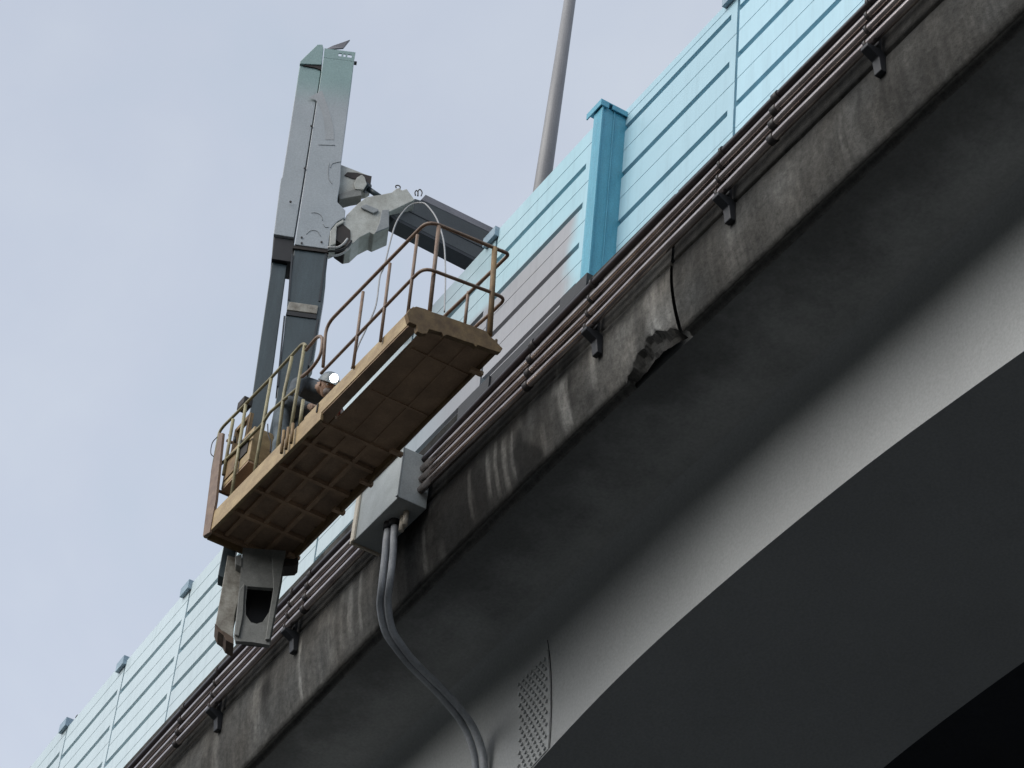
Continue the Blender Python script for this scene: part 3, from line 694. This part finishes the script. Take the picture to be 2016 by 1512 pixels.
for k, pts in enumerate(([(645,487),(664,487),(676,480),(684,470)], [(645,494),(662,494),(680,488),(692,474)], [(645,503),(663,503),(682,494),(694,477)])):
    MB().tube(spline([mp(x, y, -.03+.035*k) for x, y in pts], 6), .012, 8).build('hydraulic_hose', M['black'] if k == 1 else M['hose_pale'], LIFT)
MB().tube(spline([mp(x, y, .2) for x, y in [(646,498),(664,497),(684,487),(694,472)]], 6), .02, 8).build('hydraulic_hose', M['black'], LIFT)
for pts in ([(780,370),(779,366),(784,365),(788,368),(787,372)], [(818,385),(817,379),(820,375),(823,379),(822,386)], [(823,386),(823,377),(827,373),(831,379),(829,386)]):
    MB().tube(spline([mp(x, y, .1) for x, y in pts], 5), .007, 6).build('lifting_eye', M['clamp'], kn)
# boom from the knuckle over the barrier to the carrier on the deck
XA = -19.45
bm_ = MB().prism([onX(*p, XA) for p in [(766,416),(778,427),(1120,602),(1180,558),(840,398),(817,391)]], (-.20,0,0))
bo = bm_.build('boom', M['arm_steel'], LIFT, .006)
MB().prism([onX(*p, XA+.004) for p in [(843,399.5),(1180,559.5),(1190,556),(838,383),(829,393)]], (-.208,0,0)).build('boom_top_rail', M['arm_top'], bo, .004)
MB().prism([onX(*p, XA+.006) for p in [(800,412),(1100,560),(1103,562),(803,415)]], (-.02,0,0)).build('boom_rib', M['arm_dark'], bo)
MB().prism([onX(*p, XA-.002)+Vector((0,0,-.004)) for p in [(766,416),(778,427),(1120,602),(1118,606),(776,431),(764,420)]], (-.196,0,0)).build('boom_wear_plate', M['arm_dark'], bo)  # sheet over the boom's underside, its shade painted as darker steel
carr = MB(); carr.tube([(-19.55, 11.3, 18.5), (-19.55, 11.3, 21.6)], .3, 16); carr.build('carrier_turret', M['grey_white'], LIFT)

# platform ------------------------------------------------------------------
Z0 = 17.22
XN, XM, XE = -15.95, -17.72, -19.89          # near end, base/extension step, far end
def yo(x): return 7.43+(x-XE)*.020           # outer side
def yi(x): return 8.30
pf = MB()
def slab(mb, x0, x1, ya0, ya1, yb0, yb1, z0, z1):
    mb.add([(x0,ya0,z0),(x1,ya1,z0),(x1,yb1,z0),(x0,yb0,z0),(x0,ya0,z1),(x1,ya1,z1),(x1,yb1,z1),(x0,yb0,z1)],
           [(0,1,2,3),(4,7,6,5),(0,4,5,1),(1,5,6,2),(2,6,7,3),(3,7,4,0)])
# base deck: plate with grid of ribs under it
slab(pf, XE+.03, XM, yo(XE)+.035, yo(XM)+.035, 8.27, 8.27, Z0+.10, Z0+.14)
base_deck = pf.build('base_deck', M['rust_cell'], LIFT)
rib = MB()
for x in (XE+.05, -19.42, -19.0, -18.55, -18.1, XM-.05): slab(rib, x-.022, x+.022, yo(x)+.04, yo(x)+.04, 8.262, 8.262, Z0+.055, Z0+.099)
for y in (7.62, 7.83, 8.05): slab(rib, XE+.09, XM-.02, y-.02, y-.02, y+.02, y+.02, Z0+.06, Z0+.098)
rib.build('underside_ribs', M['rust_under'], base_deck)
sd = MB(); slab(sd, XE, XM+.06, yo(XE), yo(XM+.06), yo(XE)+.035, yo(XM)+.035, Z0, Z0+.235); sd.build('side_beam', M['yellow_paint'], LIFT, .006)
sd = MB(); slab(sd, XE, XM+.02, 8.268, 8.268, 8.30, 8.30, Z0-.01, Z0+.2); sd.build('side_beam', M['ochre_paint'], LIFT, .006)
sd = MB(); slab(sd, XE-.002, XE+.03, yo(XE)+.037, yo(XE)+.037, 8.266, 8.266, Z0-.005, Z0+.2); sd.build('end_beam', M['ochre_paint'], LIFT, .006)
for x in (-19.62, -18.73, -18.2, -17.65, -16.25): MB().box(x-.022, x+.022, 8.20, 8.325, Z0-.014, Z0+.022).build('bearer_tab', M['rust_under'], LIFT)
# sliding extension, with the open slit beside its outer beam
ed = MB(); slab(ed, XM-.3, XN-.03, 7.632, 7.652, 8.27, 8.27, Z0+.075, Z0+.10)
ext = ed.build('extension_deck', M['rust_under'], LIFT)
ed = MB()
for x in (-17.1, -16.4): slab(ed, x-.012, x+.012, 7.68, 7.68, 8.262, 8.262, Z0+.062, Z0+.0745)
for y in (7.85, 8.06): slab(ed, XM, XN-.05, y-.010, y-.010, y+.010, y+.010, Z0+.066, Z0+.0742)
ed.build('underside_ribs', M['rust_under'], ext)
sd = MB(); slab(sd, XM-.3, XN-.16, yo(XM)-.004, yo(XN), yo(XM)+.125, 7.607, Z0+.085, Z0+.262); o = sd.build('extension_beam', M['yellow_paint'], LIFT, .006)
sd = MB(); slab(sd, XM-.25, XN-.02, yo(XM)+.008, yo(XN)+.01, yo(XM)+.12, 7.603, Z0+.072, Z0+.0845); sd.build('extension_beam_underside', M['rust_cell'], o)
for xa_, xb_ in ((XM-.28, -17.64), (-16.21, XN-.02)): slab_ = MB(); slab(slab_, xa_, xb_, 7.60, 7.609, 7.6315, 7.645, Z0+.07, Z0+.1); slab_.build('cross_tie', M['rust_cell'], ext)
sd = MB(); slab(sd, XM-.02, XN-.02, 8.271, 8.271, 8.296, 8.296, Z0+.03, Z0+.20); sd.build('extension_beam', M['ochre_paint'], LIFT, .006)
# near end plate with rounded outer corner and scalloped lower edge
def ep(px, py): return onX(px, py, XN+.02)
endp = [(801,616),(808,607),(820,603),(838,608),(848,613),(870,620),(905,632),(940,645),(958,652),(965,662),(975,670),(990,686),(985,694),(962,687),(940,679),(938,683),(932,677),(905,668),(880,659),(874,662),(870,655),(845,648),(841,657),(830,657),(822,652),(820,640),(806,634)]
MB().prism([ep(*p) for p in endp], (-.05,0,0)).build('end_plate', M['ochre_paint'], LIFT, .004)
MB().box(XM-.035, XM-.015, yo(XM)-.012, yo(XM)-.003, Z0+.14, Z0+.24).build('stop_block', M['inner_dark'], LIFT)
# rails --------------------------------------------------------------------
YRL = 7.475
def R_(px, py, Y=YRL): return onY(px, py, Y)
def rail(name, pts, r, mat, rad=.08): return MB().tube(fillet(pts, rad), r, 8).build(name, mat, LIFT)
zt_ = R_(815, 462).z; zm_ = R_(815, 548).z
YIN = 8.26
rail('top_rail', [R_(636,722), R_(642,640), R_(815,462), R_(843,434), onX(985,493,XN-.0), onX(1003,500,XN+.02), onY(965,537,YIN), onY(880,618,YIN), onY(640,856,YIN)], .017, M['brown_rail'], .16)
rail('mid_rail', [R_(632,735), R_(809,551), R_(835,526), onX(968,576,XN), onX(996,588,XN+.02), onY(957,625,YIN), onY(936,643,YIN), onY(700,880,YIN)], .016, M['brown_rail'], .13)
for pts in ([(822,463),(803,616)], [(768,519),(749,672)], [(715,575),(695,724)]): rail('rail_post', [R_(*pts[0]), R_(*pts[1])], .016, M['brown_rail'])
rail('rail_post', [onX(864,446,XN-.02), onX(846,612,XN-.02)], .020, M['brown_rail'])
rail('rail_post', [onX(974,488,XN), onX(964,660,XN)], .026, M['ochre_paint'])
for pts in ([(922,575),(915,640)], [(840,655),(833,712)]): rail('rail_post', [onY(*pts[0], YIN), onY(*pts[1], YIN)], .016, M['brown_rail'])
rail('top_rail', [R_(418,930), R_(432,850), R_(441,838), R_(480,799), R_(533,745), R_(597,675), R_(604,682)], .016, M['olive_rail'], .07)
rail('loop_rail', [R_(602,690), R_(627,660), R_(636,666), R_(631,702), R_(612,728), R_(594,742)], .017, M['brown_rail'], .1)
rail('mid_rail', [R_(419,928), R_(467,885), R_(516,836), R_(531,812), R_(586,764)], .016, M['olive_rail'], .05)
for pts, m_ in (([(484,797),(452,998)], 'olive_rail'), ([(534,746),(496,957)], 'olive_rail'), ([(575,703),(559,775),(543,908)], 'olive_rail'), ([(600,679),(590,739),(566,884)], 'olive_rail'), ([(459,826),(440,935)], 'olive_rail'), ([(597,788),(590,838)], 'olive_rail')):
    rail('rail_post', [R_(*p) for p in pts], .018, M[m_])
for px0, py0, px1, py1 in ((559,848,554,892),(568,842,563,884),(577,834,573,872)): rail('toe_stub', [R_(px0,py0,7.43), R_(px1,py1,7.43)], .016, M['ochre_paint'])
cpst = MB(); cpst.prism([R_(431,852,7.42), R_(438,852,7.42), R_(424,985,7.42), R_(412,1048,7.42), R_(399,1056,7.42), R_(415,930,7.42)], (0,.03,0)); cpst.build('corner_post', M['brown_rail'], LIFT, .004)
# far end and inner side rails of the base
for zz in (zt_, zm_): rail('end_rail', [(XE+.02, 7.47, zz+.02), (XE+.02, YIN, zz+.02), (XM, YIN, zz+.02)], .016, M['brown_rail'])
for x in (XE+.02, -19.2, -18.5): rail('rail_post', [(x, YIN, Z0+.1), (x, YIN, zt_+.02)], .016, M['brown_rail'])
# control cabinet
cb = MB(); cb.box(-19.86, -19.28, 7.50, 7.72, 17.82, 18.24); cab = cb.build('control_cabinet', M['yellow_paint'], LIFT, .01)
MB().box(-19.80, -19.60, 7.488, 7.4985, 17.88, 18.16).build('cabinet_door', M['ochre_paint'], cab, .004)
MB().box(-19.52, -19.34, 7.488, 7.4985, 17.95, 18.18).build('valve_panel', M['inner_dark'], cab, .004)
MB().box(-19.855, -19.285, 7.505, 7.715, 17.80, 17.819).build('cabinet_base', M['rust_cell'], cab)
fr = MB(); fr.box(-19.84, -19.79, 7.52, 7.56, 18.245, 18.52); fr.box(-19.55, -19.50, 7.52, 7.56, 18.245, 18.52); fr.box(-19.84, -19.50, 7.52, 7.56, 18.52, 18.57); fr.build('lever_frame', M['ochre_paint'], cab, .004)
lev = MB(); p = onY(479,795,7.53); lev.box(p.x-.08, p.x+.07, 7.5, 7.6, p.z-.05, p.z+.05); lev.build('lever_cover', M['inner_dark'], cab, .01)
for px, py in ((453,868),(463,872),(476,880)):
    p = onY(px, py, 7.49); MB().tube([p, p+Vector((.0,-.02,.07))], .012, 6).build('lever', M['black'], cab)
MB().tube(spline([R_(428,860,7.42), R_(418,872,7.40), R_(415,892,7.40), R_(422,900,7.43)], 6), .005, 6).build('cable_loop', M['bracket_black'], LIFT)
MB().tube(spline([R_(527,835,7.6), R_(528,855,7.6), R_(533,870,7.6), R_(532,890,7.6)], 6), .006, 6).build('cable_loop', M['bracket_black'], LIFT)

# cable draped from the knuckle to the platform floor
def drape(pts): return spline([onY(x, y, Y) for x, y, Y in pts], 8)
t = MB().tube(drape([(826,399,8.83),(812,402,8.78),(797,413,8.7),(777,446,8.58),(757,522,8.35),(748,545,8.3),(740,601,8.15),(722,645,8.02),(704,684,7.9),(692,725,7.8)]), .0085, 6)
tag(t.build('hanging_cable', M['cable_white']), 'thin grey cable looping left from the boom knuckle down to the platform', 'cable')
t = MB().tube(drape([(826,399,8.83),(838,402,8.82),(856,424,8.8),(868,453,8.72),(875,487,8.6),(877,548,8.4),(875,614,8.2)]), .0085, 6)
tag(t.build('hanging_cable', M['cable_white']), 'thin grey cable looping right from the boom knuckle down to the railing end', 'cable')

# ---------------------------------------------------------------- worker, bent over at the middle of the platform
FL = 17.365
PB = Vector((-18.98, 7.76, FL))
PER = thing('person', 'worker in grey-blue work clothes and helmet with a lit lamp, bent over on the platform', 'person', PB)
J = {'pel': (-.06,0,1.00), 'sp': (.10,0,1.07), 'ch': (.33,0,1.03), 'nk': (.52,0,.92), 'hd0': (.60,0,.86),
     'hl': (-.06,-.10,.94), 'kl': (.10,-.13,.50), 'al': (-.04,-.13,.09), 'tl': (.15,-.14,.04),
     'hr': (-.06,.10,.94), 'kr': (.14,.13,.51), 'ar': (.06,.13,.09), 'tr': (.25,.14,.04),
     'sl': (.42,-.19,.97), 'el': (.50,-.25,.68), 'wl': (.70,-.13,.50), 'sr': (.42,.19,.97), 'er': (.54,.24,.69), 'wr': (.76,.10,.52)}
R0 = {'pel':.150,'sp':.145,'ch':.150,'nk':.062,'hd0':.058,'hl':.098,'kl':.068,'al':.050,'tl':.042,'hr':.098,'kr':.068,'ar':.050,'tr':.042,'sl':.075,'el':.052,'wl':.034,'sr':.075,'er':.052,'wr':.034}
keys = list(J); idx = {k: i for i, k in enumerate(keys)}
edges = [('pel','sp'),('sp','ch'),('ch','nk'),('nk','hd0'),('pel','hl'),('hl','kl'),('kl','al'),('al','tl'),('pel','hr'),('hr','kr'),('kr','ar'),('ar','tr'),('ch','sl'),('sl','el'),('el','wl'),('ch','sr'),('sr','er'),('er','wr')]
me = bpy.data.meshes.new('skeleton'); me.from_pydata([PB+Vector(J[k]) for k in keys], [(idx[a], idx[b]) for a, b in edges], [])
tmp = bpy.data.objects.new('skeleton', me); COL.objects.link(tmp)
smod = tmp.modifiers.new('skin', 'SKIN'); smod.use_smooth_shade = True
for i, k in enumerate(keys):
    sv = me.skin_vertices[0].data[i]; sv.radius = (R0[k], R0[k]); sv.use_root = (k == 'pel')
sub = tmp.modifiers.new('sub', 'SUBSURF'); sub.levels = 2; sub.render_levels = 2
bpy.context.view_layer.update()
dg = bpy.context.evaluated_depsgraph_get()
bme = bpy.data.meshes.new_from_object(tmp.evaluated_get(dg)); bpy.data.objects.remove(tmp)
bme.name = 'body'; bme.materials.clear()
for k in ('jacket','trousers','skin','boot'): bme.materials.append(M[k])
for p in bme.polygons:
    c = p.center-PB; p.use_smooth = True
    m = 0
    if c.x < .06 and c.z > .2 or (c.z < .86 and abs(c.y) < .2 and c.x < .3): m = 1
    if c.z < .13: m = 3
    if c.x > .535 and c.z > .80 and abs(c.y) < .1: m = 2
    p.material_index = m
# cloth folds
for v in bme.vertices:
    d = pn(v.co.x*14, v.co.y*14, v.co.z*14)*.012+pn(v.co.x*35, v.co.y*35, v.co.z*35)*.004
    v.co += v.normal*d
bo_ = bpy.data.objects.new('body', bme); COL.objects.link(bo_); bo_.parent = PER; bo_.matrix_parent_inverse = WORLDM(PER).inverted()
# head: looks forward and down
HC = PB+Vector((.70,0,.83)); hf = Vector((.80,0,-.60)).normalized(); hu = Vector((.60,0,.80)).normalized(); hy = Vector((0,1,0))
def hp(f, s, u): return HC+hf*f+hy*s+hu*u
hd = MB(); n0 = 16; rings = 12; vs = []; fs = []
for j in range(rings+1):
    t = math.pi*j/rings; u = .118*math.cos(t)
    for i in range(n0):
        a = 2*math.pi*i/n0; r = math.sin(t)
        fx = .098*r*math.cos(a); sy = .076*r*math.sin(a)
        jaw = sstep(.01, -.11, u); sy *= 1-.28*jaw; fx *= 1-.15*jaw
        if math.cos(a) > .9 and -.045 < u < .01: fx += .020*(1-abs(u+.02)/.03)       # nose
        if math.cos(a) > .7 and .012 < u < .03: fx += .006                             # brow
        if .6 < math.cos(a) < .93 and -.005 < u < .015: fx -= .010                     # eye sockets
        vs.append(hp(fx, sy, u))
for j in range(rings):
    for i in range(n0): fs.append((j*n0+i, (j+1)*n0+i, (j+1)*n0+(i+1) % n0, j*n0+(i+1) % n0))
hd.add(vs, fs, True)
for s in (-1, 1): hd.ball(hp(-.005, s*.078, -.01), .026, .8, .35, 1.1, 8, 6)
hdo = hd.build('head', M['skin'], PER)
ey = MB()
for s in (-1, 1): ey.ball(hp(.082, s*.032, .006), .012, 1, 1, 1, 8, 6)
M['eye'] = grime('eye', (.7,.7,.68), (.6,.6,.58), .3, 9, .3); ey.build('eyes', M['eye'], hdo)
M['mask'] = grime('mask', (.28,.24,.22), (.2,.17,.16), .8, 12, .5)
mk = MB(); mk.ball(hp(.072, 0, -.058), .048, 1.0, .95, .9, 10, 8); mk.build('dust_mask', M['mask'], hdo)
mo = MB(); mo.tube([hp(.090,-.02,-.052), hp(.094,0,-.054), hp(.090,.02,-.052)], .005, 6); mo.build('mouth', M['inner_dark'], hdo)
he = MB(); vs = []; fs = []
for j in range(8):
    t = math.pi/2*j/7
    for i in range(20):
        a = 2*math.pi*i/20; vs.append(hp(.122*math.sin(t)*math.cos(a)-.004, .098*math.sin(t)*math.sin(a), .028+.112*math.cos(t)))
for j in range(7):
    for i in range(20): fs.append((j*20+i, (j+1)*20+i, (j+1)*20+(i+1) % 20, j*20+(i+1) % 20))
he.add(vs, fs, True)
brim = [hp((.130+.03*max(0, math.cos(a)))*math.cos(a), .106*math.sin(a), .030) for a in [2*math.pi*i/20 for i in range(20)]]
he.prism(brim, hu*-.008); heo = he.build('helmet', M['helmet'], PER)
lc = hp(.140, -.02, .075)
MB().tube([hp(.10,-.02,.075), lc], .034, 12).build('lamp_housing', M['black'], heo)
lm, lnt, lb = newmat('lit_lamp'); lb.inputs['Emission Color'].default_value = (1,.97,.92,1); lb.inputs['Emission Strength'].default_value = 14; lb.inputs['Base Color'].default_value = (.9,.9,.9,1)
lamp = MB(); lamp.ball(lc+hf*.012, .040, 1, 1, 1, 20, 14); lamp.build('lamp_glass', lm, heo)
# hands in gloves: palm, four fingers curled round the tool handle, thumb from the side
def hand(wrist, direc, side):
    d = Vector(direc).normalized(); up = Vector((0,0,1)); sy = d.cross(up).normalized()*side; dn = sy.cross(d).normalized()*-side
    if dn.z > 0: dn = -dn
    w_ = Vector(wrist); h = MB()
    h.tube([w_-d*.03, w_+d*.02, w_+d*.06, w_+d*.095], [.032,.036,.040,.036], 10)
    for k, (ln, off) in enumerate(((.070,-.030),(.078,-.010),(.074,.011),(.058,.030))):
        b0 = w_+d*.088+sy*off
        h.tube(spline([b0, b0+d*ln*.42, b0+d*ln*.62+dn*ln*.35, b0+d*ln*.45+dn*ln*.72], 4), [.0105]*12+[.0085], 7)
    b0 = w_+d*.035-sy*.036
    h.tube(spline([b0, b0+d*.03-sy*.022, b0+d*.055-sy*.012+dn*.03], 4), .0115, 7)
    return h
for k_, (e_, w__) in enumerate((('el','wl'), ('er','wr'))):
    wv = PB+Vector(J[w__]); dv = Vector(J[w__])-Vector(J[e_]); hand(wv, dv, 1 if k_ else -1).build('glove', M['glove'], PER)
for a, t_ in (('al','tl'), ('ar','tr')):
    b = MB(); p = PB+Vector(J[a]); q = PB+Vector(J[t_])
    b.tube([p+Vector((-.06,0,-.045)), p+Vector((0,0,-.03)), q+Vector((-.03,0,-.0)), q+Vector((.03,0,-.005)), q+Vector((.06,0,-.01))], [.034,.055,.046,.04,.02], 10); b.build('boot', M['boot'], PER)
# the tool he holds
tl = thing('power_tool', 'small dark hand grinder held low by the bent worker', 'tool', PB+Vector((.84,-.02,.42)))
a = PB+Vector((.78,-.10,.44)); b_ = PB+Vector((.86,.12,.45))
M['tool_red'] = grime('tool_red', (.30,.07,.04), (.18,.04,.03), .5, 12, .5)
MB().tube([a, (a+b_)/2, b_], [.026,.030,.026], 10).build('handle', M['tool_red'], tl)
MB().tube([b_, b_+Vector((.06,.01,-.10))], [.03,.022], 10).build('motor_head', M['black'], tl)
MB().tube([b_+Vector((.065,.01,-.105)), b_+Vector((.072,.01,-.115))], .055, 14).build('disc', M['clamp'], tl)
